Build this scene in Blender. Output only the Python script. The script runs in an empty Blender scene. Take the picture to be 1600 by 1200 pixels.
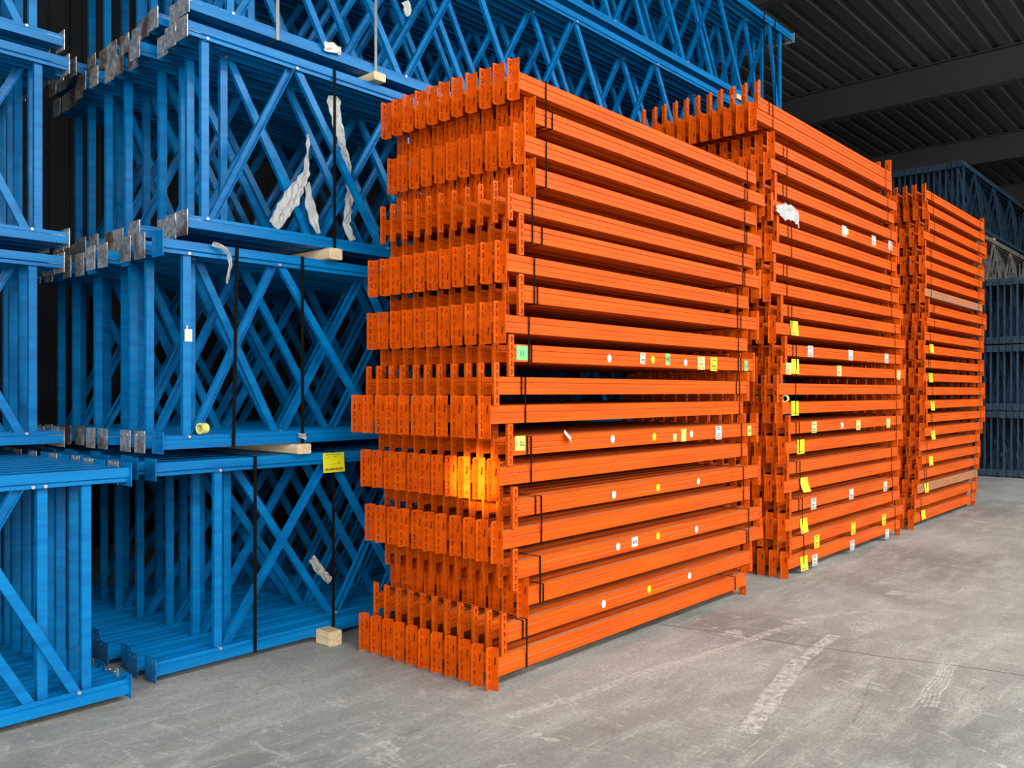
import bpy, bmesh, math, random
from mathutils import Vector
from mathutils.geometry import delaunay_2d_cdt
random.seed(7)
SC = bpy.context.scene
# ---------------------------------------------------------------- camera, light, exposure
TH = math.radians(41.83); CT, ST = math.cos(TH), math.sin(TH)
FPX, HOR, EYE = 1324.0, 612.0, 1.6
cam = bpy.data.cameras.new('camera'); cam.lens = FPX/1600*36; cam.sensor_width = 36
cam.shift_y = 12/1600; cam.clip_end = 200
camo = bpy.data.objects.new('camera', cam); SC.collection.objects.link(camo)
camo.location = (0, 0, EYE); camo.rotation_euler = (math.pi/2, 0, TH-math.pi/2)
SC.camera = camo
SC.view_settings.view_transform = 'Standard'; SC.view_settings.look = 'None'
SC.view_settings.exposure = 0.0; SC.view_settings.gamma = 1.0; SC.view_settings.use_curve_mapping = False
w = bpy.data.worlds.new('daylight'); SC.world = w; w.use_nodes = True
bg = w.node_tree.nodes['Background']; bg.inputs[0].default_value = (0.86, 0.94, 1.0, 1); bg.inputs[1].default_value = 0.16

def area(name, loc, rot, sx, sy, power, col=(1, 1, 1)):
    l = bpy.data.lights.new(name, 'AREA'); l.shape = 'RECTANGLE'; l.size = sx; l.size_y = sy; l.energy = power; l.color = col
    o = bpy.data.objects.new(name, l); SC.collection.objects.link(o); o.location = loc; o.rotation_euler = rot
    return o
# daylight pouring in through the open side of the hall and the open gate behind the photographer
area('daylight_side_opening', (8, -8.9, 4.9), (math.radians(90), 0, 0), 24, 4.2, 2000, (1.0, 0.98, 0.93))
area('added_overhead_fill', (8, -4.6, 7.5), (math.radians(18), 0, 0), 26, 2.6, 4600, (0.96, 0.99, 1.0))  # added lamp under the closed roof, out of view; brightens floor and beam tops
area('daylight_gate_opening', (-6.9, -2.6, 2.9), (math.radians(90), 0, math.radians(-78)), 5.5, 4.6, 1350, (1, 0.98, 0.95))
# a ray of sun through a gap, falling on the end of the nearest stack
sp = bpy.data.lights.new('sun_ray', 'SPOT'); sp.energy = 26000; sp.spot_size = math.radians(2.9); sp.spot_blend = 1.0
sp.shadow_soft_size = 0.02; sp.color = (1, 0.85, 0.55)
spo = bpy.data.objects.new('sun_ray', sp); SC.collection.objects.link(spo)
spo.location = (-4.2, 0.4, 2.9)
spo.rotation_euler = (Vector((3.30, 3.26, 1.13))-Vector(spo.location)).to_track_quat('-Z', 'Y').to_euler()

def on_y(x, y, Y=3.07):
    r = (x-800)/FPX
    X = Y*(CT+r*ST)/(ST-r*CT); d = X*CT+Y*ST
    return X, EYE-(y-HOR)*d/FPX
def on_floor(x, y, z=0.0):
    d = (EYE-z)*FPX/(y-HOR); r = (x-800)/FPX*d
    return d*CT+r*ST, d*ST-r*CT

# ---------------------------------------------------------------- helpers
def link(o): SC.collection.objects.link(o); return o
def tag(o, label, cat, group=None, kind=None):
    if label: o['label'] = label
    if cat: o['category'] = cat
    if group: o['group'] = group
    if kind: o['kind'] = kind
    return o
def empty(name, loc, label, cat, group=None):
    o = link(bpy.data.objects.new(name, None)); o.location = loc; o.empty_display_size = 0.05
    return tag(o, label, cat, group)
def ob(name, me, parent=None, loc=(0, 0, 0), scale=None, rot=None):
    o = link(bpy.data.objects.new(name, me)); o.location = loc
    if parent: o.parent = parent
    if scale: o.scale = scale
    if rot: o.rotation_euler = rot
    return o
def mesh(name, verts, faces, mats, mi=None, smooth=False):
    me = bpy.data.meshes.new(name); me.from_pydata(verts, [], faces)
    for m in (mats if isinstance(mats, (list, tuple)) else [mats]): me.materials.append(m)
    if mi: me.polygons.foreach_set('material_index', mi)
    if smooth: me.polygons.foreach_set('use_smooth', [True]*len(me.polygons))
    me.update(); return me
class MB:
    def __init__(s): s.v = []; s.f = []; s.m = []
    def box(s, a, b, mi=0):
        x0, y0, z0 = a; x1, y1, z1 = b; n = len(s.v)
        s.v += [(x0,y0,z0),(x1,y0,z0),(x1,y1,z0),(x0,y1,z0),(x0,y0,z1),(x1,y0,z1),(x1,y1,z1),(x0,y1,z1)]
        for q in ((0,3,2,1),(4,5,6,7),(0,1,5,4),(1,2,6,5),(2,3,7,6),(3,0,4,7)):
            s.f.append(tuple(n+i for i in q)); s.m.append(mi)
    def extr(s, prof, fn, caps=True, mi=0):
        """closed profile (a,b) swept from fn(a,b,0) to fn(a,b,1)"""
        n = len(s.v); k = len(prof)
        s.v += [fn(a, b, 0) for a, b in prof]+[fn(a, b, 1) for a, b in prof]
        for i in range(k):
            j = (i+1) % k; s.f.append((n+i, n+j, n+k+j, n+k+i)); s.m.append(mi)
        if caps:
            s.f.append(tuple(n+i for i in range(k))[::-1]); s.f.append(tuple(n+k+i for i in range(k))); s.m += [mi, mi]
    def add(s, me, off=(0, 0, 0), sx=1.0):
        n = len(s.v)
        s.v += [(v[0]*sx+off[0], v[1]+off[1], v[2]+off[2]) for v in me[0]]
        s.f += [tuple(n+i for i in f) for f in me[1]]; s.m += [0]*len(me[1])
    def build(s, name, mats, smooth=False):
        me = mesh(name, s.v, s.f, mats, s.m, smooth)
        bm = bmesh.new(); bm.from_mesh(me); bmesh.ops.recalc_face_normals(bm, faces=bm.faces); bm.to_mesh(me); bm.free()
        return me
def thick(path, t):
    """open polyline -> closed outline of thickness t"""
    L, R = [], []
    n = len(path)
    for i, p in enumerate(path):
        a = Vector(path[max(i-1, 0)]); b = Vector(path[min(i+1, n-1)])
        if 0 < i < n-1:
            d1 = (Vector(p)-a).normalized(); d2 = (b-Vector(p)).normalized()
            d = (d1+d2).normalized(); k = 1/max(0.4, d.dot(d1))
        else: d = (b-a).normalized(); k = 1
        nrm = Vector((-d.y, d.x))*t*k
        L.append(tuple(p)); R.append((p[0]+nrm.x, p[1]+nrm.y))
    return L+R[::-1]
def inside(p, poly):
    c = False; n = len(poly)
    for i in range(n):
        a, b = poly[i], poly[(i+1) % n]
        if (a[1] > p[1]) != (b[1] > p[1]) and p[0] < (b[0]-a[0])*(p[1]-a[1])/(b[1]-a[1])+a[0]: c = not c
    return c
def plate(outline, holes, t):
    """flat plate in (u,v) with cut holes and thickness t -> verts (u,v,w), faces"""
    vs = []; es = []
    for poly in [outline]+holes:
        n = len(vs); vs += [Vector(p) for p in poly]; es += [(n+i, n+(i+1) % len(poly)) for i in range(len(poly))]
    r = delaunay_2d_cdt(vs, es, [], 0, 1e-6); V, F = r[0], r[2]
    keep = []
    for f in F:
        c = sum((V[i] for i in f), Vector((0, 0)))/len(f)
        if inside(c, outline) and not any(inside(c, h) for h in holes): keep.append(tuple(f))
    n = len(V); verts = [(v.x, v.y, 0) for v in V]+[(v.x, v.y, t) for v in V]
    faces = [f[::-1] for f in keep]+[tuple(n+i for i in f) for f in keep]
    cnt = {}
    for f in keep:
        for i in range(len(f)):
            e = (f[i], f[(i+1) % len(f)]); cnt[e] = 1
    for a, b in list(cnt):
        if (b, a) not in cnt: faces.append((a, b, n+b, n+a))
    return verts, faces
ORD = ['0th', '1st', '2nd', '3rd']+['%dth' % i for i in range(4, 41)]
def ordn(i): return '21st' if i == 21 else '22nd' if i == 22 else '23rd' if i == 23 else ORD[i]

# ---------------------------------------------------------------- materials
def mat(name, col, rough=0.5, metal=0.0, spec=0.5):
    m = bpy.data.materials.new(name); m.use_nodes = True
    b = m.node_tree.nodes['Principled BSDF']
    b.inputs['Base Color'].default_value = (*col, 1); b.inputs['Roughness'].default_value = rough; b.inputs['Metallic'].default_value = metal
    b.inputs['Specular IOR Level'].default_value = spec
    return m
class N:
    def __init__(s, m): s.t = m.node_tree; s.b = s.t.nodes['Principled BSDF']
    def n(s, k, **kw):
        x = s.t.nodes.new(k)
        for a, v in kw.items(): setattr(x, a, v)
        return x
    def l(s, a, b): s.t.links.new(a, b)
    def coord(s, scale=(1, 1, 1), obj=False):
        if obj: c = s.n('ShaderNodeTexCoord').outputs['Object']
        else: c = s.n('ShaderNodeNewGeometry').outputs['Position']
        mp = s.n('ShaderNodeMapping'); mp.inputs['Scale'].default_value = scale; s.l(c, mp.inputs[0]); return mp.outputs[0]
    def noise(s, v, scale, detail=4, rough=0.6, dist=0):
        x = s.n('ShaderNodeTexNoise'); x.inputs['Scale'].default_value = scale; x.inputs['Detail'].default_value = detail
        x.inputs['Roughness'].default_value = rough; x.inputs['Distortion'].default_value = dist
        if v: s.l(v, x.inputs['Vector'])
        return x.outputs[0]
    def ramp(s, v, a, b, c0=(0, 0, 0), c1=(1, 1, 1)):
        x = s.n('ShaderNodeValToRGB'); e = x.color_ramp.elements
        e[0].position = a; e[1].position = b; e[0].color = (*c0, 1); e[1].color = (*c1, 1); s.l(v, x.inputs[0]); return x.outputs[0]
    def math(s, op, a, b=None, c=None, clamp=False):
        x = s.n('ShaderNodeMath', operation=op); x.use_clamp = clamp
        for i, q in enumerate((a, b, c)):
            if q is None: continue
            if isinstance(q, (int, float)): x.inputs[i].default_value = q
            else: s.l(q, x.inputs[i])
        return x.outputs[0]
    def mix(s, f, a, b):
        x = s.n('ShaderNodeMix', data_type='RGBA')
        for i, q in ((0, f), (6, a), (7, b)):
            if isinstance(q, (int, float)): x.inputs[i].default_value = q
            elif isinstance(q, tuple): x.inputs[i].default_value = (*q, 1)
            else: s.l(q, x.inputs[i])
        return x.outputs[2]
def paint(name, col, col2, dirt, rough, dirt_amt=0.5, spec=0.5, dust=0):
    m = mat(name, col, rough, 0, spec); n = N(m)
    v = n.coord((0.6, 4, 9)); a = n.noise(v, 2.2, 5); c = n.mix(n.ramp(a, .4, .62), col, col2)
    g = n.coord((1.2, 9, 16)); q = n.noise(g, 3.0, 7, .7); k = n.ramp(q, .60, .74)
    c = n.mix(n.math('MULTIPLY', k, dirt_amt), c, dirt)
    if dust:                                                           # settled dust on faces that look up
        nz = n.n('ShaderNodeSeparateXYZ'); n.l(n.n('ShaderNodeNewGeometry').outputs['True Normal'], nz.inputs[0])
        up = n.math('MULTIPLY', n.math('GREATER_THAN', nz.outputs[2], .9), n.ramp(n.noise(n.coord((1, 8, 8)), 1.5, 4), .3, .6))
        c = n.mix(n.math('MULTIPLY', up, dust), c, (.52, .28, .16))
    n.l(c, n.b.inputs['Base Color'])
    r = n.noise(n.coord((3, 30, 30)), 4, 4); n.l(n.math('MULTIPLY_ADD', r, .25, rough-.12), n.b.inputs['Roughness'])
    return m
ORANGE = paint('orange_paint', (0.54, 0.076, 0.0006), (0.45, 0.055, 0.0006), (0.19, 0.05, 0.012), 0.52, 0.45, 0.12, .5)
ORANGE_W = paint('worn_orange_paint', (0.40, 0.13, 0.05), (0.27, 0.14, 0.08), (0.50, 0.09, 0.02), 0.5, 0.9, 0.25)
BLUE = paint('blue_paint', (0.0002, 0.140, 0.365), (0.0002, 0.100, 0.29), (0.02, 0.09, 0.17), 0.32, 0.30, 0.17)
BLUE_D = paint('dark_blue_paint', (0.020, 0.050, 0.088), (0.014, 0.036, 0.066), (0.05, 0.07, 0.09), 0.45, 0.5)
def galv():
    m = mat('galvanised_steel', (.5, .5, .48), .4, .65); n = N(m)
    v = n.noise(n.coord((1, 1, 1)), 30, 4); c = n.mix(n.ramp(v, .35, .65), (.22, .22, .21), (.62, .61, .57))
    r = n.ramp(n.noise(n.coord((1, 1, 1)), 3.1, 3), .54, .66)
    n.l(n.mix(r, c, (.16, .085, .05)), n.b.inputs['Base Color']); return m
GALV = galv()
def wood():
    m = mat('timber', (.7, .52, .32), .75); n = N(m)
    v = n.noise(n.coord((30, 1.5, 30)), 2, 5); n.l(n.mix(n.ramp(v, .35, .7), (.60, .48, .31), (.40, .27, .14)), n.b.inputs['Base Color']); return m
WOOD = wood()
BLACK = mat('black_steel_strap', (.004, .004, .004), .8, 0, .05)
GREYST = mat('grey_steel_strap', (.13, .13, .13), .35, 0.5)
INK = mat('dark_print', (.03, .035, .03), .7)
YEL = mat('yellow_card', (.66, .57, .005), .55); PYEL = mat('pale_yellow_paper', (.62, .56, .18), .6); LIME = mat('lime_paper', (.45, .56, .10), .6)
GRN = mat('green_paper', (.14, .42, .15), .6); WHT = mat('white_paper', (.50, .485, .44), .6)
BOLT = mat('zinc_bolt', (.40, .40, .38), .35, .5)
def film():
    m = mat('clear_stretch_film', (.60, .61, .60), .32, 0, .7); n = N(m)
    n.b.inputs['Alpha'].default_value = .72
    b = n.n('ShaderNodeBump'); b.inputs['Strength'].default_value = 1; b.inputs['Distance'].default_value = .02
    n.l(n.noise(n.coord((18, 18, 4)), 4, 6, .7), b.inputs['Height']); n.l(b.outputs[0], n.b.inputs['Normal']); return m
FILM = film()
def concrete():
    m = mat('worn_concrete', (.3, .29, .27), .62, 0, .35); n = N(m); P = n.coord()
    big = n.noise(P, .55, 6, .62, .4); mid = n.noise(n.coord((.8, 3.0, 1)), 1.9, 9, .74, .35); fine = n.noise(n.coord((1, 2.4, 1)), 34, 6, .75)
    c = n.mix(n.ramp(big, .38, .64), (.20, .203, .185), (.36, .362, .325))
    c = n.mix(n.math('MULTIPLY', n.ramp(mid, .47, .68), .55), c, (.50, .50, .45))
    c = n.mix(n.math('MULTIPLY', n.ramp(n.noise(n.coord((2.2, 1, 1)), 4.5, 9, .72, 1.2), .56, .64), .55), c, (.50, .49, .445))
    # pale spalled blots with a shape of their own
    vo = n.n('ShaderNodeTexVoronoi'); vo.inputs['Scale'].default_value = 1.5; vo.inputs['Randomness'].default_value = 1
    wv = n.n('ShaderNodeVectorMath', operation='ADD'); dn = n.n('ShaderNodeTexNoise'); dn.inputs['Scale'].default_value = 7; n.l(P, dn.inputs[0])
    sc = n.n('ShaderNodeVectorMath', operation='SCALE'); sc.inputs['Scale'].default_value = .30; n.l(dn.outputs[1], sc.inputs[0])
    n.l(P, wv.inputs[0]); n.l(sc.outputs[0], wv.inputs[1]); n.l(wv.outputs[0], vo.inputs['Vector'])
    sep = n.n('ShaderNodeSeparateColor'); n.l(vo.outputs['Color'], sep.inputs[0])
    rad = n.math('MULTIPLY_ADD', sep.outputs[0], .20, -.04)
    blot = n.math('MULTIPLY', n.math('LESS_THAN', vo.outputs['Distance'], rad), n.ramp(n.noise(P, 9, 5, .7), .36, .58))
    c = n.mix(n.math('MULTIPLY', blot, .75), c, (.55, .54, .49))
    # scrapes dragged along the aisle
    for ang, s1, th, col, amt in ((.12, 5, .655, (.52, .50, .45), .55), (-.65, 6, .67, (.50, .48, .44), .5), (.95, 5.5, .675, (.12, .115, .11), .6)):
        mp = n.n('ShaderNodeMapping'); mp.inputs['Rotation'].default_value = (0, 0, ang); mp.inputs['Scale'].default_value = (.5, 9, 1)
        n.l(n.n('ShaderNodeNewGeometry').outputs['Position'], mp.inputs[0])
        q = n.noise(mp.outputs[0], s1, 5, .6, .15)
        c = n.mix(n.math('MULTIPLY', n.ramp(q, th-.02, th+.03), amt), c, col)
    # long marks: joint line and tyre or drag lines at their own places on the slab
    sx = n.n('ShaderNodeSeparateXYZ'); n.l(n.n('ShaderNodeNewGeometry').outputs['Position'], sx.inputs[0]); X, Y = sx.outputs[0], sx.outputs[1]
    def seg(p, q, wd, col, amt, rough=True):
        nonlocal c
        (ax, ay), (bx, by) = p, q; L = math.hypot(bx-ax, by-ay); ux, uy = (bx-ax)/L, (by-ay)/L
        t = n.math('ADD', n.math('MULTIPLY', n.math('SUBTRACT', X, ax), ux), n.math('MULTIPLY', n.math('SUBTRACT', Y, ay), uy))
        s_ = n.math('ADD', n.math('MULTIPLY', n.math('SUBTRACT', X, ax), -uy), n.math('MULTIPLY', n.math('SUBTRACT', Y, ay), ux))
        wob = n.math('MULTIPLY', n.math('SUBTRACT', n.noise(P, 1.3, 2), .5), .12)
        ds = n.math('ABSOLUTE', n.math('ADD', s_, wob))
        k = n.math('MULTIPLY', n.math('LESS_THAN', ds, wd), n.math('MULTIPLY', n.math('GREATER_THAN', t, 0), n.math('LESS_THAN', t, L)))
        if rough: k = n.math('MULTIPLY', k, n.ramp(n.noise(P, 22, 5, .7), .40, .60))
        c = n.mix(n.math('MULTIPLY', k, amt), c, col)
    F = on_floor
    seg(F(905, 958), F(1640, 1062), .006, (.07, .068, .06), .9, False)
    seg(F(1165, 925), F(905, 958), .005, (.10, .10, .09), .7, False)
    seg(F(795, 1122), F(1240, 978), .032, (.52, .51, .46), .75); seg(F(1225, 972), F(1340, 956), .03, (.52, .51, .46), .6)
    seg(F(1165, 1145), F(1240, 1040), .05, (.58, .57, .52), .8); seg(F(1240, 1040), F(1300, 992), .04, (.58, .57, .52), .8)
    for k in range(5): seg(F(1425+k*9, 1105), F(1478+k*6, 1035), .007, (.55, .53, .5), .7)
    seg(F(1330, 1130), F(1362, 1060), .006, (.10, .10, .09), .6); seg(F(1040, 1070), F(1080, 1020), .006, (.5, .48, .44), .6)
    seg(F(0, 1180), F(380, 1090), .012, (.5, .48, .44), .5); seg(F(230, 1085), F(420, 1040), .006, (.12, .12, .11), .6)
    c = n.mix(n.math('MULTIPLY', n.ramp(fine, .44, .60), .38), c, (.10, .10, .095))
    n.l(c, n.b.inputs['Base Color']); n.l(n.math('MULTIPLY_ADD', mid, .35, .40), n.b.inputs['Roughness'])
    b = n.n('ShaderNodeBump'); b.inputs['Strength'].default_value = .25; b.inputs['Distance'].default_value = .01; n.l(fine, b.inputs['Height']); n.l(b.outputs[0], n.b.inputs['Normal'])
    return m
CONC = concrete()
def roofm():
    m = mat('grey_roof_sheet', (.05, .05, .055), .55, .0, .4); n = N(m)
    n.l(n.mix(n.ramp(n.noise(n.coord((.3, 3, 1)), 2, 4), .35, .65), (.026, .027, .030), (.042, .044, .048)), n.b.inputs['Base Color']); return m
ROOF = roofm(); RAFT = mat('dark_rafter_paint', (.022, .022, .026), .6)
WALLM = mat('dark_wall_sheet', (.014, .015, .018), .7, 0, .2)

# ---------------------------------------------------------------- the hall
b = MB(); b.box((-30, -40, -.1), (60, 14, 0)); tag(ob('floor', b.build('floor', CONC)), 'bare worn grey concrete floor of the hall', 'floor', kind='structure')
b = MB(); pts = []; y = -9.0                                           # trapezoid roof sheet, ribs running along the hall
while y < 9.0: pts += [(y, 7.62), (y+.20, 7.62), (y+.225, 7.66), (y+.31, 7.66)]; y += .333
prof = pts+[(p[0], p[1]+.03) for p in pts[::-1]]
b.extr(prof, lambda a, c, k: (-8+40*k, a, c)); tag(ob('ceiling', b.build('ceiling', ROOF)), 'dark corrugated sheet roof over the hall', 'ceiling', kind='structure')
for k, rx in enumerate((0.0, 5.6, 11.2, 16.8, 22.4, 28.0)):            # I-section rafters
    b = MB(); b.box((rx-.11, -9, 7.0), (rx+.11, 9, 7.02)); b.box((rx-.11, -9, 7.60), (rx+.11, 9, 7.62)); b.box((rx-.008, -9, 7.02), (rx+.008, 9, 7.60))
    tag(ob('trim_%d' % (k+1), b.build('rafter', RAFT)), 'dark steel rafter crossing under the roof', 'rafter', kind='structure')
def sheet_wall(name, a, c, label):
    b = MB(); (x0, y0), (x1, y1) = a, c; L = math.hypot(x1-x0, y1-y0); ux, uy = (x1-x0)/L, (y1-y0)/L; t = 0; pr = []
    while t < L: pr += [(t, 0), (t+.18, 0), (t+.2, .03), (t+.3, .03)]; t += .32
    pr = pr+[(p[0], p[1]+.03) for p in pr[::-1]]
    b.extr(pr, lambda p, q, k: (x0+ux*p-uy*q, y0+uy*p+ux*q, 7.7*k)); tag(ob(name, b.build(name, WALLM)), label, 'wall', kind='structure')
sheet_wall('wall_left', (-8, 9), (32, 9), 'dark sheet wall behind the blue frames')
sheet_wall('wall_back', (32, 9), (32, -9), 'dark sheet wall closing the far end of the hall')

# ---------------------------------------------------------------- orange beams
BH, BW, PITCH, CH = 0.097, 0.050, 0.108, 0.230
def body_mesh(m, step):
    g = .0025
    if step: pr = [(0, 0), (BW, 0), (BW, BH), (.010, BH), (.007, BH-.003), (.007, .074), (.003, .071), (0, .070), (0, .060), (.005, .058), (.005, .055), (0, .053), (0, .030), (.003, .029), (.003, .027), (.0, .026), (.0, .002)]
    else: pr = [(.0015, 0), (BW, 0), (BW, BH), (.003, BH), (0, BH-.003), (0, .068), (.006, .065), (.006, .062), (.0015, .060), (.0015, .036), (.005, .034), (.005, .031), (.0, .029), (.0, .002)]
    b = MB(); b.extr(pr, lambda a, c, k: (k, a, c), caps=False); return b.build('beam_body', m)
def arc(cx, cy, a, b, t0, t1, n): return [(cx+a*math.cos(math.radians(t0+(t1-t0)*i/(n-1))), cy+b*math.sin(math.radians(t0+(t1-t0)*i/(n-1)))) for i in range(n)]
def crescent(cx, cy): return arc(cx, cy, .0105, .0150, 65, 295, 8)+arc(cx+.0055, cy, .0070, .0105, 275, 85, 5)
def sslot(cx, cy):
    p = [(.007, .019), (.004, .021), (.001, .017), (.000, .006), (-.001, -.006), (-.003, -.017), (-.007, -.020), (-.010, -.017)]
    return [(cx+a, cy+q) for a, q in p]+[(cx+a+.0090, cy+q-.0055) for a, q in p[::-1]]
def rnd(cx, cy, a, b): return arc(cx, cy, a, b, 0, 315, 8)
def chamf(w_, h_, c): return [(0, 0), (w_-c, 0), (w_, c), (w_, h_-c), (w_-c, h_), (0, h_)]
def connector_mesh(wide, up, near):
    """L bracket: leg A closes the beam end, leg B stands out from it and carries the hook holes"""
    T = .004; b = MB(); s = -1 if near else 1
    zz = (lambda z: z) if up else (lambda z: CH-z)
    hb = [crescent(.022, zz(.026+.0445*k)) for k in range(5)]
    v, f = plate(chamf(.043, CH, .006), hb, T)
    yb = .053 if wide else 0.0
    b.add(([(s*u, yb+(q if not wide else -q), z) for u, z, q in v], f))
    ha = [sslot(.026, zz(.158)), rnd(.030, zz(.028), .0045, .009), rnd(.044, zz(.205), .003, .004)]
    v, f = plate([(0, 0), (.053, 0), (.053, CH), (0, CH)], ha, T)
    b.add(([((s*q if near else q*s), (.053-u if wide else u), z) for u, z, q in v], f))
    return b.build('end_connector', ORANGE)
BODY = {(m.name, st): body_mesh(m, st) for m in (ORANGE, ORANGE_W) for st in (0, 1)}
CONN = {(w_, u, nr): connector_mesh(w_, u, nr) for w_ in (0, 1) for u in (0, 1) for nr in (0, 1)}
# rows: (near x, far x, beam mid height, connector kind: w wide / n narrow, u up / d down)
R1 = [(3.49, 3.312, 'wd'), (3.63, 3.155, 'wu'), (3.54, 2.979, 'wd'), (3.63, 2.812, 'wu'), (3.44, 2.634, 'nd'), (3.53, 2.482, 'nu'), (3.39, 2.303, 'wd'), (3.53, 2.142, 'nu'),
      (3.38, 1.969, 'wd'), (3.44, 1.812, 'nu'), (3.33, 1.632, 'nd'), (3.29, 1.477, 'wu'), (3.44, 1.300, 'nd'), (3.33, 1.145, 'wu'), (3.48, .962, 'nu'), (3.36, .800, 'wu'),
      (3.48, .622, 'nu'), (3.57, .462, 'wu'), (3.39, .292, 'nu'), (3.35, .1275, 'wu')]
F1 = [6.36, 6.51, 6.37, 6.46, 6.31, 6.41, 6.23, 6.37, 6.21, 6.30, 6.20, 6.17, 6.36, 6.21, 6.40, 6.25, 6.42, 6.46, 6.25, 6.19]
ROWS1 = [(a, F1[i], z, k) for i, (a, z, k) in enumerate(R1)]
ROWS2 = [(6.44, 9.57, 3.932, 'nu'), (6.375, 9.63, 3.833, 'wd'), (6.71, 9.79, 3.640, 'wu'), (6.66, 9.70, 3.489, 'wu'), (6.75, 9.74, 3.305, 'nd'), (6.68, 9.80, 3.145, 'nu'),
         (6.79, 9.75, 2.968, 'nd'), (6.66, 9.90, 2.806, 'wu'), (6.72, 9.86, 2.630, 'nd'), (6.63, 10.0, 2.466, 'wu'), (6.87, 9.89, 2.293, 'nd'), (6.73, 10.08, 2.134, 'wu'),
         (6.95, 9.93, 1.956, 'nd'), (6.86, 10.05, 1.795, 'nu'), (6.85, 9.94, 1.622, 'nd'), (6.80, 9.98, 1.460, 'wu'), (7.02, 9.93, 1.284, 'nd'), (6.92, 9.98, 1.117, 'wu'),
         (6.98, 9.80, .940, 'nd'), (6.89, 9.92, .781, 'wu'), (7.04, 9.82, .602, 'nd'), (6.92, 9.90, .440, 'wu'), (7.04, 10.0, .2815, 'nd'), (6.99, 9.89, .1275, 'wu')]
n3 = [10.87, 10.88, 10.95, 10.78, 10.87, 10.83, 10.88, 10.81, 11.0, 10.91, 10.86, 10.78, 10.83, 10.78, 10.91, 10.83, 10.92, 10.82, 10.63, 10.66, 10.60, 10.59, 10.50, 10.42]
z3 = [3.975, 3.815, 3.63, 3.473, 3.288, 3.13, 2.954, 2.795, 2.614, 2.447, 2.27, 2.11, 1.93, 1.77, 1.596, 1.44, 1.268, 1.11, .930, .772, .605, .45, .290, .1275]
k3 = 'nd wu nd wu nd wu nd wu nd wu nd wu nd wu nd wu nd wu nd wu nu wu nd wu'.split()
ROWS3 = [(n3[i], n3[i]+2.71, z3[i], k3[i]) for i in range(24)]
STACKS = [('nearest stack', ROWS1, 3.07), ('middle stack', ROWS2, 3.07), ('farthest stack', ROWS3, 3.07)]
WORN = {(2, 7), (2, 21)}
EXTRA = set()
FRONT = {}; rest = MB(); Z0 = {}
bodyraw = {st: ([tuple(v.co) for v in BODY[('orange_paint', st)].vertices], [tuple(p.vertices) for p in BODY[('orange_paint', st)].polygons]) for st in (0, 1)}
connraw = {k: ([tuple(v.co) for v in m.vertices], [tuple(p.vertices) for p in m.polygons]) for k, m in CONN.items()}
for si, (sname, rows, Y0) in enumerate(STACKS):
    rows = [list(q) for q in rows]; n = len(rows)
    for k in range(n-3, -1, -1):                                       # connectors need their own height between the rows
        if si == 1 and k == 0: continue
        rows[k][2] = max(rows[k][2], rows[k+2][2]+.3295)
    if si == 1: rows[0][2] = rows[1][2]+BH+.002
    for k in range(1, n):                                              # neighbours' brackets pass each other
        for e in (0, 1):
            d = rows[k][e]-rows[k-1][e]
            if abs(d) < .068 and not (si == 1 and k == 1): rows[k][e] = rows[k-1][e]+(.068 if d >= 0 else -.068)
    below = 0.0; offs = [0]*len(rows)
    for r in range(len(rows)-1, -1, -1):                               # each layer's connectors stand on the beams below
        z = rows[r][2]-BH/2; offs[r] = min(.088, max(.045, z-below-.0012)) if r < len(rows)-1 else z
        if si == 1 and r == 0: offs[r] = 0.0
        below = z+BH
    STACKS[si] = (sname, rows, Y0)
    for r, (xa, xb, zm, kd) in enumerate(rows):
        z = zm-BH/2; wide = int(kd[0] == 'w'); up = int(kd[1] == 'u'); Z0[si, r] = z
        lay = 'top layer' if r == 0 else 'bottom layer' if r == len(rows)-1 else ordn(r+1)+' layer down'
        for c in range(11):
            jx = 0 if c == 0 else random.uniform(-.007, .007); y = Y0+c*PITCH+(0 if c == 0 else random.uniform(-.002, .002))
            m = ORANGE_W if c == 0 and (si, r) in WORN else ORANGE
            if si == 0 or (si == 1 and c < 2) or (si == 2 and c == 0) or (si, r, c) in EXTRA:
                who = 'front' if c == 0 else 'rearmost' if c == 10 else ordn(c+1)+' beam back from the aisle'
                lab = ('%s orange beam facing the aisle, %s of the %s' % ('worn' if m is ORANGE_W else 'long', lay, sname)) if c == 0 else \
                      ('orange rack beam, %s, %s, %s' % (who if c < 10 else 'rearmost row', lay, sname))
                t = empty('rack_crossbar', (xa+jx, y, z), lab, 'beam', 'orange rack beams in the three stacks')
                ob('beam_body', BODY[(m.name, wide)], t, scale=(xb-xa, 1, 1))
                ob('end_connector', CONN[(wide, up, 1)], t, (0, 0, -offs[r]))
                ob('end_connector', CONN[(wide, up, 0)], t, (xb-xa, 0, -offs[r]))
                if c == 0: FRONT[si, r] = t
            else:
                rest.add(bodyraw[wide], (xa+jx, y, z), xb-xa)
                rest.add(connraw[(wide, up, 1)], (xa+jx, y, z-offs[r]))
                if si == 1: rest.add(connraw[(wide, up, 0)], (xb+jx, y, z-offs[r]))
                else: rest.add(([(0, 0, 0), (.004, 0, 0), (.004, .053, 0), (0, .053, 0), (0, 0, CH), (.004, 0, CH), (.004, .053, CH), (0, .053, CH)], [(0,3,2,1),(4,5,6,7),(0,1,5,4),(1,2,6,5),(2,3,7,6),(3,0,4,7)]), (xb+jx, y, z-offs[r]))
tag(ob('rack_crossbars', mesh('rack_crossbars', rest.v, rest.f, ORANGE)), 'remaining orange beams packed behind the front rows of the two farther stacks', 'beams', 'orange rack beams in the three stacks', 'stuff')

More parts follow.
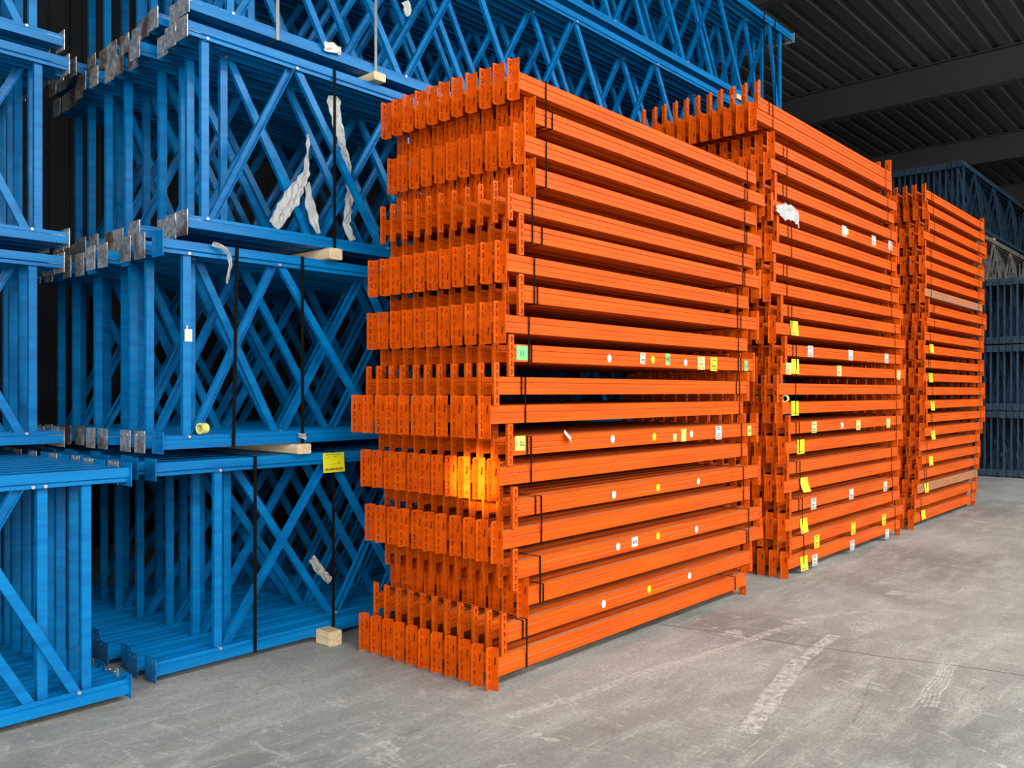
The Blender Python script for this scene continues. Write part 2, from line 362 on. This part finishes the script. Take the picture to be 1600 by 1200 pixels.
# stickers and tags on the front beams: they move with their beam
def text_mesh(txt, size, m, key=[0]):
    cu = bpy.data.curves.new('print', 'FONT'); cu.body = txt; cu.size = size; cu.align_x = 'CENTER'; cu.align_y = 'CENTER'; cu.extrude = .0003; cu.resolution_u = 3
    o = bpy.data.objects.new('print', cu); SC.collection.objects.link(o); dg = bpy.context.evaluated_depsgraph_get()
    me = bpy.data.meshes.new_from_object(o.evaluated_get(dg)); bpy.data.objects.remove(o); me.materials.clear(); me.materials.append(m); return me
def sticker(si, r, px, py, w_, h_, m, kind='print', txt=None, tilt=0, label=None, curl=0):
    t = FRONT[si, r]; X, Z = on_y(px, py); x = X-t.location.x; z = Z-t.location.z
    b = MB()
    if kind == 'dot':
        n = 20; b.v = [(math.cos(i*2*math.pi/n)*w_/2, -.0022, math.sin(i*2*math.pi/n)*h_/2) for i in range(n)]+[(math.cos(i*2*math.pi/n)*w_/2, .0, math.sin(i*2*math.pi/n)*h_/2) for i in range(n)]
        b.f = [tuple(range(n))]+[(i, (i+1) % n, n+(i+1) % n, n+i) for i in range(n)]; b.m = [0]*(n+1)
        o = ob('round_sticker', b.build('round_sticker', m), t, (x, 0, z))
    else:
        n = 6; rows = []                                               # a card, slightly bent
        for j in range(n+1):
            u = j/n; yy = -.002-curl*(1-u)**2*.03
            rows += [(-w_/2, yy, -h_/2+h_*u), (w_/2, yy-curl*.004, -h_/2+h_*u)]
        b.v = rows+[(p[0], p[1]+.0008, p[2]) for p in rows]; k = len(rows)
        for j in range(n):
            a = 2*j; b.f += [(a, a+1, a+3, a+2), (k+a, k+a+2, k+a+3, k+a+1)]; b.m += [0, 0]
        b.f += [(0, 2*n, k+2*n, k), (1, k+1, k+2*n+1, 2*n+1), (0, k, k+1, 1), (2*n, 2*n+1, k+2*n+1, k+2*n)]; b.m += [0]*4
        # printed lines and a bar code, as thin ink on the card
        if kind in ('print', 'card'):
            rr = random.Random(int(px*7+py))
            def ink(x0, x1, u0, u1):
                q = len(b.v); f = lambda u: -.0026-curl*(1-u)**2*.03
                b.v += [(x0, f(u0), -h_/2+h_*u0), (x1, f(u0)-curl*.004*((x1+w_/2)/w_), -h_/2+h_*u0), (x1, f(u1)-curl*.004*((x1+w_/2)/w_), -h_/2+h_*u1), (x0, f(u1), -h_/2+h_*u1)]
                b.f.append((q, q+1, q+2, q+3)); b.m.append(1)
            if kind == 'print':
                for u in (.86, .72, .40, .28): ink(-w_*rr.uniform(.2, .4), w_*rr.uniform(.1, .4), u, u+rr.uniform(.03, .08))
            else:
                ink(-w_*.4, w_*.38, .88, .91)
                for u in (.76, .62, .30): ink(-w_*.35, w_*rr.uniform(-.1, .35), u, u+.02)
            q = -w_*.42
            while q < w_*.38: d = rr.uniform(.02, .06)*w_; ink(q, q+d, .07, .19); q += d+rr.uniform(.02, .06)*w_
        o = ob('sticker' if kind != 'card' else 'stock_card', b.build('sticker', [m, INK]), t, (x, 0, z), rot=(0, math.radians(tilt), 0))
    if label: o['label'] = label
    if txt:
        ob('print', text_mesh(txt, h_*.55, INK), o, (0, -.0032 if kind != 'dot' else -.003, 0), rot=(math.pi/2, 0, 0) if tilt != 1 else (math.pi/2, 0, 0))
    return o
DW = .045
for r, xs in ((9, [(952, 560, WHT), (1071, 566.5, WHT), (1020, 562, YEL)]), (12, [(957, 686, WHT), (1080, 678, WHT), (1022, 682.5, YEL)]), (14, [(959, 773, WHT), (1091, 752, WHT), (1028, 761.5, YEL)]),
              (16, [(965.5, 854, WHT), (1088, 827, WHT), (1028, 837.5, YEL)]), (18, [(943, 943.5, WHT), (1077, 899.5, WHT), (1014, 920.5, YEL)])):
    for x, y, m in xs: sticker(0, r, x, y, DW if m is WHT else .043, .05, m, 'dot', label='white round sticker' if m is WHT else 'yellow round sticker')
sticker(0, 9, 815.5, 551.5, .095, .080, GRN, 'plain', '11', 180, 'green paper label with dark figures')
sticker(0, 9, 1004, 560, .060, .072, WHT, 'print', None, 4, 'torn white label with black print')
sticker(0, 9, 1043, 561.5, .060, .080, GRN, 'plain', 'HE', 0, 'green paper label')
sticker(0, 9, 1095.5, 567.5, .100, .092, PYEL, 'print', None, 0, 'pale yellow label')
sticker(0, 9, 1115, 569, .098, .100, YEL, 'print', None, 0, 'yellow label')
sticker(0, 9, 1165.5, 571.5, .060, .080, GRN, 'plain', '11', 180, 'green paper label')
sticker(0, 12, 812.5, 692.5, .085, .080, LIME, 'plain', '70 1', 180, 'lime paper label with upside-down figures')
sticker(0, 12, 884.5, 682, .075, .040, WHT, 'plain', None, 40, 'crumpled white tag hanging loose', 1.0)
sticker(0, 12, 1054, 683.5, .045, .050, PYEL, 'print', None, 0, 'torn pale yellow label')
sticker(0, 12, 1068, 680, .068, .086, LIME, 'plain', None, 0, 'lime paper label')
sticker(0, 12, 1122.5, 676, .090, .100, WHT, 'print', None, 0, 'white printed label')
sticker(0, 12, 1170.5, 673, .060, .080, LIME, 'plain', '10', 0, 'lime paper label')
sticker(0, 16, 991.5, 846.5, .072, .062, WHT, 'plain', 'D4', 180, 'white label with upside-down black figures')
for r, x, y, cu in ((11, 1240.5, 513, .3), (13, 1242, 572.5, .2), (15, 1241.5, 638, .1), (17, 1251, 698, 0), (19, 1255, 757, 1.2), (21, 1255, 821, .5), (23, 1255.5, 880, .3)):
    sticker(1, r, x, y, .150, .125, YEL, 'card', None, 0, 'bright yellow stock card with bar code', cu)
for r, pts_, m in ((12, [(1266, 549), (1329, 555), (1385, 560)], WHT), (16, [(1272, 667.5), (1341, 664), (1388, 661)], PYEL), (20, [(1271, 787), (1330, 772), (1383, 760)], WHT),
                   (22, [(1276, 846), (1333, 826), (1381, 812)], YEL), (23, [(1273, 875), (1331.5, 852), (1386, 834)], WHT), (13, [(1232, 576), (1311, 579.5), (1404, 586)], PYEL),
                   (5, [(1319, 361), (1365, 376), (1391, 384)], WHT)):
    for x, y in pts_: sticker(1, r, x, y, .115 if m is not PYEL else .11, .100 if r != 22 else .115, m, 'print', None, 0, {'white_paper': 'white printed label', 'pale_yellow_paper': 'pale yellow printed label', 'yellow_card': 'yellow printed label'}[m.name])
sticker(1, 5, 1324, 362, .045, .06, LIME, 'dot', label='lime round sticker')
sticker(1, 16, 1315.5, 664.5, .065, .055, WHT, 'print', None, 0, 'small white label')
for r, x, y in ((11, 1455, 545), (13, 1453.5, 590), (15, 1456.5, 634), (17, 1457.5, 679.5), (19, 1454, 720), (21, 1447, 762), (23, 1442, 804)):
    sticker(2, r, x, y, .150, .110, YEL, 'card', None, 0, 'bright yellow stock card', .3)

# steel straps round the bundles
def loop(name, x, y0, y1, z0, z1, m, label, group, wd=.011, t=.0015, lean=0):
    pr = [(y0-t, z0-t), (y1+t, z0-t), (y1+t, z1+t), (y0-t, z1+t)]; inn = [(y0, z0), (y1, z0), (y1, z1), (y0, z1)]
    v = []; f = []
    for s in (-wd/2, wd/2):
        for p in pr+inn: v.append((s+lean*(p[1]-z0), p[0]-y0, p[1]-z0))
    for i in range(4):
        j = (i+1) % 4
        f += [(i, j, 8+j, 8+i), (4+i, 12+i, 12+j, 4+j), (i, 4+i, 4+j, j), (8+i, 8+j, 12+j, 12+i)]
    o = ob(name, mesh(name, v, f, m), None, (x, y0, z0)); tag(o, label, 'strap', group); return o
Y0 = 3.07; YB = Y0+10*PITCH+.056
def bstrap(si, r0, r1, px, label, end):
    X = px if px < 100 else on_y(px, 600)[0]
    loop('steel_strap', X, Y0-.0045, YB, Z0[si, r1]-.001, Z0[si, r0]+BH+.001, BLACK, label, 'black steel straps round the orange beam bundles')
near1 = {0: (852, 862), 2: (852.5, None), 4: (831, 846), 6: (834, 839), 8: (825.5, 829.5), 10: (820, 814), 12: (829, 823), 14: (845, 836), 16: (843, 848), 18: (822, 816)}
far1 = {0: (1167, 1163), 2: (1163, 1166), 4: (1160, 1163), 6: (1152, 1157), 8: (1153, 1157), 10: (1155, 1150), 12: (1158, None), 14: (1161, None), 16: (1169, 1166), 18: (1168, 1148)}
single1 = {0: 1, 4: 5, 6: 7, 8: 9, 10: 10, 12: 12, 14: 14, 16: 17, 18: 18, 2: 3}
def pair_words(r0, r1): return '%s and %s layers down' % (ordn(r0+1), ordn(r1+1)) if r0 else 'top two layers'
for r0 in range(0, 20, 2):
    for nm, dct in (('near', near1), ('far', far1)):
        a, c = dct[r0]
        if r0 == 18 and nm == 'far': a = None
        if a: bstrap(0, r0, r0+1, a, 'black steel strap at the %s end round %s, nearest stack' % (nm, pair_words(r0, r0+1)), nm)
        if c:
            rs = single1[r0] if not (r0 == 18 and nm == 'far') else 19
            bstrap(0, rs, rs, c, 'black steel strap at the %s end round only the %s layer, nearest stack' % (nm, ordn(rs+1)), nm)
for si, sn in ((1, 'middle stack'), (2, 'farthest stack')):
    rows = STACKS[si][1]
    for r0 in range(0, 24, 2):
        a = max(rows[r0][0], rows[r0+1][0])+random.uniform(.16, .26); c = min(rows[r0][1], rows[r0+1][1])-random.uniform(.10, .22)
        bstrap(si, r0, r0+1, a, 'black steel strap at the near end round %s, %s' % (pair_words(r0, r0+1), sn), 'near')
        bstrap(si, r0, r0+1, c, 'black steel strap at the far end round %s, %s' % (pair_words(r0, r0+1), sn), 'far')
        if (si == 1 and r0 not in (14, 16, 20, 22)) or r0 % 4 == 0:
            bstrap(si, r0, r0, a-.07, 'black steel strap at the near end round only the %s layer, %s' % (ordn(r0+1), sn), 'near')

# ---------------------------------------------------------------- blue upright frames
H = 1.165
def chord_mesh(L, top, m, holes=True):
    """slotted upright profile lying on its side; web outside, lips towards the braces"""
    s = 1 if top else -1; b = MB()
    side = lambda sg: thick([(sg*.050, 0), (sg*.050, -.048), (sg*.036, -.055), (sg*.036, -.074), (sg*.028, -.074)], .0025*(-sg))
    for sg in (1, -1): b.extr(side(sg), lambda a, c, k: (L*k, a, s*c))
    ys = [-.05, -.042, -.030, -.008, .008, .030, .042, .05]
    if holes:
        xs = [0]; x = .03
        while x < L-.05: xs += [x, x+.022]; x += .05
        xs.append(L)
    else: xs = [0, L]
    n = len(b.v); k = len(ys)
    for x in xs: b.v += [(x, y, 0) for y in ys]
    for i in range(len(xs)-1):
        for j in range(k-1):
            if holes and i % 2 == 1 and (j in (1, 5)): continue
            b.f.append((n+i*k+j, n+i*k+j+1, n+(i+1)*k+j+1, n+(i+1)*k+j)); b.m.append(0)
    return b.build('upright', m)
BR = {}
def brace_mesh(dx, dz, m, wd=.046, opn=1):
    key = (round(dx, 3), round(dz, 3), m.name, opn)
    if key in BR: return BR[key]
    L = math.hypot(dx, dz); ux, uz = dx/L, dz/L; b = MB(); t = .003; dp = .030
    h = wd/2; pr = [(-h, -dp/2), (h, -dp/2), (h, dp/2), (h-t, dp/2), (h-t, -dp/2+t), (-h+t, -dp/2+t), (-h+t, dp/2), (-h, dp/2)]
    if opn < 0: pr = [(a, -c) for a, c in pr]
    b.extr(pr, lambda a, c, k: (ux*L*k-uz*a, c, uz*L*k+ux*a)); BR[key] = b.build('brace', m); return BR[key]
def base_mesh(m, e):
    W = .052 if e == .03 else .064; b = MB(); v, f = plate([(-W, -.095), (W, -.095), (W, e), (-W, e)], [rnd(x_, z_, .007, .007) for x_, z_ in ((-.03, .02), (.03, .02), (-.03, -.075), (.03, -.075), (0, -.03))], .005)
    b.add(([(-q, y_, z_) for y_, z_, q in v], f)); b.box((0, -.0465, -.047), (.09, -.044, -.004)); b.box((0, .044, -.047), (.09, .0465, -.004)); b.box((0, -.044, -.0065), (.09, .044, -.004)); return b.build('base_plate', m)
PL_TOP = {(m.name, e): base_mesh(m, e) for m in (GALV, BLUE, BLUE_D) for e in (.028, .03, .038, .05)}
b = MB(); b.extr(rnd(0, 0, .009, .009), lambda a, c, k: (a, -.046+.092*k, c)); BOLTM = b.build('bolt', BOLT)
CHO = {}
def chord(L, top, m, holes=True):
    k = (round(L, 2), top, m.name, holes)
    if k not in CHO: CHO[k] = chord_mesh(L, top, m, holes)
    return CHO[k]
PROTO = {}
def frame(X, Y, Z, L, p, flip, nodes, m, label, group, plate_far=False, plm=None, bolts=False, holes=True, ext=(.028, .028), custom=None):
    """one welded ladder frame standing on its long edge"""
    t = empty('upright_frame', (X, Y, Z), label, 'rack frame', group)
    ob('upright', chord(L, True, m, holes), t, (0, 0, H)); ob('upright', chord(L, False, m, holes), t)
    zl, zh = .045, H-.045
    ob('cross_brace', brace_mesh(0, zh-zl, m), t, (p, 0, zl)); ob('cross_brace', brace_mesh(0, zh-zl, m), t, (L-p, 0, zl))
    x = p+.03; up = not flip; i = 0
    nd = [x-.02]
    while not custom:
        s = nodes[i] if i < len(nodes) else nodes[-1]
        if x+s > L-p-.02: s = L-p-.03-x
        if s < .25: break
        a = zl if up else zh; c = zh-zl if up else zl-zh
        ob('diagonal_brace', brace_mesh(s-.03, c, m, opn=-1 if not up else 1 if True else 1) if False else brace_mesh(s-.03, c, m, opn=(-1 if up else 1)), t, (x, 0, a)); x += s; nd.append(x-.015); up = not up; i += 1
    for q in custom or ():
        if q[1] is None: ob('cross_brace', brace_mesh(0, zh-zl, m), t, (q[0], .013, zl)); nd.append(q[0])
        else: ob('diagonal_brace', brace_mesh(q[1], zh-zl, m, opn=q[2]), t, (q[0], -.014, zl)); nd.append(q[0])
    plm = plm or GALV; px = L if plate_far else 0; sx = (-1, 1, 1) if plate_far else None
    ob('base_plate', PL_TOP[plm.name, ext[1]], t, (px, 0, H-.004), scale=sx)
    ob('base_plate', PL_TOP[plm.name, ext[0]], t, (px, 0, .004), scale=((-1 if plate_far else 1), 1, -1))
    if bolts:
        for k, q in enumerate(nd):
            hi = (k % 2 == 1) != flip
            if k == 0:
                ob('bolt', BOLTM, t, (p, 0, .066)); ob('bolt', BOLTM, t, (p, 0, H-.066))
            else: ob('bolt', BOLTM, t, (q, 0, H-.066 if hi else .066))
    return t
TZ = [.045, 1.28, 2.525, 3.755, 4.985]
TW = ['bottom tier', '2nd tier up', '3rd tier up', '4th tier up', 'top tier']
GB = 'blue upright frames stacked behind the orange stacks'
# bay B: the long frames behind the orange stacks
TX = [2.145, 2.185, 2.325, 2.335, 2.20]; TP = [.39, .16, .13, .28, .3]; TN = [[.77, .70, .66], [.57, .80, .70], [.585, .735, .66], [.62, .70, .66], [.66]]
NB = 13
for tr in range(5):
    rr = random.Random(tr+3)
    for i in range(NB):
        flip = bool(i % 2); j = 0 if i == 0 else rr.uniform(-.05, .05); p = TP[tr]+(.16 if flip else 0)+(0 if i == 0 else rr.uniform(-.03, .06)); p = max(.12, p)
        lab = 'blue ladder frame nearest the aisle, %s of the long centre block' % TW[tr] if i == 0 else 'blue ladder frame, %s back from the aisle, %s of the long centre block' % (ordn(i+1), TW[tr])
        plm = GALV if tr in (1, 2) else BLUE if tr == 0 else GALV
        if tr == 1 and i % 3 == 0: plm = BLUE
        X = TX[tr]+j; L = 10.44-X if tr == 4 else 8.2
        if tr == 4: L = 8.2; X = 10.44-8.2+j
        frame(X, 4.58+i*.163, TZ[tr], L, p, flip, TN[tr] if i == 0 else [TN[tr][0]+rr.uniform(-.05, .08), .68], BLUE, lab, GB, plate_far=(tr == 4), plm=plm, bolts=(i < 2), ext=[(.038, .028), (.028, .05), (.05, .028), (.028, .028), (.028, .028)][tr])
# bay A: shorter frames at the left edge, bottom tier standing further out
for i in range(15):
    lab = 'blue ladder frame nearest the aisle, bottom tier at the left edge' if i == 0 else 'blue ladder frame, %s back from the aisle, bottom tier at the left edge' % ordn(i+1)
    frame(-2.06+(0 if i == 0 else random.uniform(-.03, .03)), 4.43+i*.141, TZ[0], 4.0, .20 if i != 0 else .20, bool(i % 2), [.42, .40, .62], BLUE, lab, 'blue upright frames at the left edge', plate_far=True, plm=GALV if i % 2 else BLUE, bolts=(i < 2), custom=None if i else [(3.60, None, 0), (3.755, -.58, 1), (3.545, -.60, 1), (2.90, .60, -1), (2.3, -.6, 1), (1.7, .5, -1), (1.2, -.6, 1), (.5, .6, -1)])
for tr in (1, 2, 3):
    for i in range(7):
        lab = 'blue ladder frame nearest the aisle, %s at the left edge' % TW[tr] if i == 0 else 'blue ladder frame, %s back from the aisle, %s at the left edge' % (ordn(i+1), TW[tr])
        frame(-1.93+(0 if i == 0 else random.uniform(-.03, .03))+(0, 0, .03, .0)[tr], 5.66+i*.15, TZ[tr], 4.0, .16, bool(i % 2), [.55, .62], BLUE, lab, 'blue upright frames at the left edge', plate_far=True, plm=GALV, bolts=(i < 1))
# bay C: the dark far block
for tr in range(3):
    for i in range(30):
        lab = 'dark blue ladder frame, %s from the aisle edge, %s of the far block' % (ordn(i+1), TW[tr])
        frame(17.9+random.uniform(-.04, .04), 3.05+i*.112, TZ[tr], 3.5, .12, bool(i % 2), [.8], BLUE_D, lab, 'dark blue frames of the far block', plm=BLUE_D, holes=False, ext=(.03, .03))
for tr in (3, 4):
    for i in range(18):
        lab = 'dark blue ladder frame, %s from the aisle edge, %s of the far block' % (ordn(i+1), TW[tr])
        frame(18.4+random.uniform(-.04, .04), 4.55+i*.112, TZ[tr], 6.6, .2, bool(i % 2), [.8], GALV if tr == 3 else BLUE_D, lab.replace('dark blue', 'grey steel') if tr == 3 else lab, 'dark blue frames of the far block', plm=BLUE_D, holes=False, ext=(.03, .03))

# timber bearers between the tiers
def bearer(x, y0, y1, z0, z1, label, wd=.10):
    b = MB(); c = .006; pr = [(-wd/2+c, 0), (wd/2-c, 0), (wd/2, c), (wd/2, z1-z0-c), (wd/2-c, z1-z0), (-wd/2+c, z1-z0), (-wd/2, z1-z0-c), (-wd/2, c)]
    b.extr(pr, lambda a, q, k: (a, (y1-y0)*k, q)); o = ob('timber_bearer', b.build('timber_bearer', WOOD), None, (x, y0, z0)); tag(o, label, 'timber block', 'timber bearers under the frame tiers')
YE = 4.58+12*.163+.05
spots = [(0, 3.30, .0, .0405), (1, 3.06, 1.2145, 1.2755), (2, 3.30, 2.4495, 2.5205), (3, 3.66, 3.6945, 3.7505), (4, 3.9, 4.9245, 4.9805)]
for tr, x, a, c in spots:
    nm = ['on the floor', 'above the bottom tier', 'above the 2nd tier', 'above the 3rd tier', 'above the 4th tier'][tr]
    bearer(x, 4.47 if tr != 0 else 4.528, YE, a, c, 'pale timber bearer %s near the left end of the centre block' % nm)
    bearer(8.9, 4.50, YE, a, c, 'timber bearer %s at the right end of the centre block' % nm)
for tr, a, c in ((0, 0, .0405), (1, 1.2145, 1.2755), (2, 2.4495, 2.5205), (3, 3.6945, 3.7505)):
    nm = ['on the floor', 'above the bottom tier', 'above the 2nd tier', 'above the 3rd tier'][tr]
    for x, q in ((-1.2, 'left'), (.9, 'right')): bearer(x, 4.42 if tr == 0 else 5.62, 6.6, a, c, 'timber bearer %s, %s one under the left edge block' % (nm, q))
for tr, a, c in ((0, 0, .0405), (1, 1.2145, 1.2755), (2, 2.4495, 2.5205), (3, 3.6945, 3.7505), (4, 4.9245, 4.9805)):
    nm = ['on the floor', 'above the bottom tier', 'above the 2nd tier', 'above the 3rd tier', 'above the 4th tier'][tr]
    for x, q in ((18.9, 'near'), (21.0, 'rear')): bearer(x, 3.02 if tr < 3 else 4.52, 6.4, a, c, 'timber bearer %s, %s one under the dark far block' % (nm, q))

bearer(3.235, 4.39, 4.522, 0, .092, 'pale sawn timber block on the floor against the blue bottom rail')
# straps round the blue tiers
def fstrap(x, tr, m, label, zt=None, lean=0):
    z0 = TZ[tr]-.002; z1 = zt or TZ[tr]+H+.002
    loop('steel_strap', x, 4.58-.0535, 4.58+12*.163+.055, z0, z1, m, label, 'steel straps round the blue frame tiers', wd=.022, lean=lean)
fstrap(2.752, 0, BLACK, 'black strap round the bottom tier of the centre block, left one')
fstrap(3.32, 0, BLACK, 'black strap round the bottom tier of the centre block, beside the timber block')
fstrap(2.61, 1, BLACK, 'black strap round the 2nd tier of the centre block, left one', lean=.02)
fstrap(3.085, 1, BLACK, 'black strap round the 2nd tier of the centre block, right of the tape roll')
fstrap(3.33, 2, BLACK, 'dark strap round the 3rd tier of the centre block, beside the timber block')
fstrap(2.907, 3, GREYST, 'grey strap round the 4th tier of the centre block, left one')
fstrap(3.67, 3, GREYST, 'grey strap round the 4th tier of the centre block, above the timber block')
fstrap(9.9, 4, BLACK, 'black strap round the top tier near its right end')
fstrap(9.6, 4, BLACK, 'second black strap round the top tier, left of the one at its right end')

# loose odds and ends ------------------------------------------------------------
def yellow_card(px, py, Y, w_, h_):
    X, Z = on_y(px, py, Y); b = MB(); n = 6; rows = []
    for j in range(n+1):
        u = j/n; yy = -.010*(1-u)**1.5
        rows += [(-w_/2, yy, h_*(u-.5)), (w_/2, yy-.002, h_*(u-.5))]
    b.v = rows+[(p[0], p[1]+.001, p[2]) for p in rows]; k = len(rows)
    for j in range(n): a = 2*j; b.f += [(a, a+1, a+3, a+2), (k+a, k+a+2, k+a+3, k+a+1)]; b.m += [0, 0]
    def ink(x0, x1, u0, u1):
        q = len(b.v); g = lambda u: -.010*(1-u)**1.5-.003
        b.v += [(x0, g(u0), h_*(u0-.5)), (x1, g(u0), h_*(u0-.5)), (x1, g(u1), h_*(u1-.5)), (x0, g(u1), h_*(u1-.5))]; b.f.append((q, q+1, q+2, q+3)); b.m.append(1)
    ink(-w_*.4, w_*.35, .90, .93); ink(-w_*.3, -w_*.15, .78, .80); ink(-w_*.05, w_*.15, .78, .80); ink(-w_*.25, w_*.1, .42, .43); ink(w_*.15, w_*.3, .45, .48)
    q = -w_*.42; rr = random.Random(5)
    while q < w_*.42: d = rr.uniform(.006, .02)*w_*2; ink(q, q+d, .10, .22); q += d+rr.uniform(.006, .015)*w_*2
    o = ob('stock_card', b.build('stock_card', [YEL, INK]), None, (X, Y, Z)); tag(o, 'yellow stock card with a bar code on the blue rail beside the orange stack', 'card'); return o
yellow_card(521, 722.5, 4.52, .165, .125)
X, Z = on_y(293.5, 524, 4.5)                                            # tag on the blue post
b = MB(); b.box((-.022, -.002, -.035), (.022, 0, .035)); b.box((-.012, -.0026, .035), (-.004, 0, .055)); b.box((-.018, -.0028, -.02), (-.006, -.0021, -.012), 1); b.box((-.016, -.0028, -.004), (.012, -.0021, .004), 1)
tag(ob('paper_tag', b.build('paper_tag', [WHT, PYEL]), None, (on_y(294, 524, 4.558)[0], 4.556, on_y(294, 524, 4.558)[1])), 'white paper tag stuck on the first blue post', 'tag')
def tape_roll(x, y, z, label, rx=0):
    b = MB(); n = 24
    o_ = [(math.cos(i*2*math.pi/n), math.sin(i*2*math.pi/n)) for i in range(n)]
    for R, r_, a, c, mi in ((.030, .022, 0, .045, 0), (.032, .0305, .0, .014, 1)):
        k = len(b.v)
        for q in (a, c):
            b.v += [(q, R*p[0], R*p[1]) for p in o_]+[(q, r_*p[0], r_*p[1]) for p in o_]
        for i in range(n):
            j = (i+1) % n
            b.f += [(k+i, k+j, k+2*n+j, k+2*n+i), (k+n+i, k+3*n+i, k+3*n+j, k+n+j), (k+i, k+n+i, k+n+j, k+j), (k+2*n+i, k+2*n+j, k+3*n+j, k+3*n+i)]; b.m += [mi]*4
    o = ob('tape_roll', b.build('tape_roll', [PYEL, LIME]), None, (x, y, z), rot=(0, 0, rx)); tag(o, label, 'tape roll')
tape_roll(2.40, 4.527, 1.28+.079+.032, 'small yellow roll of tape lying on the blue rail behind the post', .25)
tape_roll(6.93, 3.085, ROWS2[15][2]+BH/2+.0325, 'pale yellow roll of tape squeezed between two beams of the middle stack', .2)
def wrap(name, pts, label, cat='plastic wrap', m=FILM, seed=1, nseg=5):
    """crumpled film: a strip through world points (x,y,z,half width)"""
    rr = random.Random(seed); P = []
    for i in range(len(pts)-1):
        a, c = pts[i], pts[i+1]; k = max(2, int(math.dist(a[:3], c[:3])/.03))
        for j in range(k): u = j/k; P.append([a[q]+(c[q]-a[q])*u for q in range(4)])
    P.append(list(pts[-1])); v = []; f = []; n = nseg+1
    for i, p in enumerate(P):
        nx = P[min(i+1, len(P)-1)]; pv = P[max(i-1, 0)]; dx, dz = nx[0]-pv[0], nx[2]-pv[2]; L = math.hypot(dx, dz) or 1; sx, sz = -dz/L, dx/L
        hw = p[3]*rr.uniform(.8, 1.2)
        for j in range(n):
            u = (j/nseg-.5)*2; v.append((p[0]+sx*u*hw-pts[0][0], p[1]+rr.uniform(-.012, .012)-pts[0][1], p[2]+sz*u*hw-pts[0][2]))
    for i in range(len(P)-1):
        for j in range(nseg): a = i*n+j; f.append((a, a+1, a+n+1, a+n))
    o = ob(name, mesh(name, v, f, m, smooth=False), None, pts[0][:3]); md = o.modifiers.new('s', 'SOLIDIFY'); md.thickness = .002
    tag(o, label, cat)
def pt(x, y, Y, hw): a = on_y(x, y, Y); return (a[0], Y, a[1], hw)
wrap('plastic_wrap', [pt(482, 210, 4.66, .006), pt(479, 270, 4.66, .022), pt(455, 310, 4.66, .055), pt(428, 352, 4.64, .045)], 'crumpled clear film hanging to the left between the crossed braces', seed=2)
wrap('plastic_wrap', [pt(479, 285, 4.67, .02), pt(487, 330, 4.67, .035), pt(497, 365, 4.66, .02)], 'short right-hand strip of crumpled clear film above the blue rail', seed=3)
wrap('plastic_wrap', [pt(520, 150, 4.70, .05), pt(528, 200, 4.70, .04), pt(541, 245, 4.70, .025), pt(548, 300, 4.70, .03), pt(541, 350, 4.69, .025), pt(550, 376, 4.68, .03)], 'long crumpled clear film strip hanging right of the dark strap', seed=4)
wrap('plastic_strip', [pt(333, 381, 4.50, .012), pt(347, 385, 4.48, .012), pt(358, 396, 4.48, .014), pt(359, 415, 4.48, .010), pt(354, 443, 4.48, .004)], 'torn white plastic strip dangling over the blue rail', 'plastic strip', seed=5)
wrap('plastic_strip', [pt(633, 2, 4.50, .03), pt(638, 14, 4.50, .035), pt(634, 24, 4.50, .02)], 'white plastic scrap tied to the brace at the top edge', 'plastic strip', seed=6)
wrap('plastic_wrap', [pt(1212, 325, 3.05, .03), pt(1225, 330, 3.05, .07), pt(1238, 333, 3.05, .07), pt(1247, 341, 3.05, .05)], 'torn white film stuck on the 6th layer of the middle stack', m=FILM, seed=7)
wrap('plastic_strip', [pt(1245, 338, 3.05, .02), pt(1248, 356, 3.05, .012)], 'thin film tail below the torn film on the middle stack', 'plastic strip', seed=8)
wrap('plastic_strip', [pt(466, 680, 4.50, .015), pt(478, 682, 4.50, .02)], 'white plastic knot on the blue rail above the timber block', 'plastic strip', seed=9)
wrap('paper_scrap', [pt(487, 872, 4.9, .03), pt(500, 892, 4.9, .03), pt(516, 908, 4.9, .03)], 'crumpled pale label strip inside the bottom tier', 'paper', m=WHT, seed=10)
wrap('plastic_strip', [pt(507, 72, 4.505, .03), pt(520, 75, 4.505, .032), pt(533, 80, 4.505, .025)], 'white foam pad on the blue rail of the 4th tier', 'plastic strip', m=WHT, seed=11)
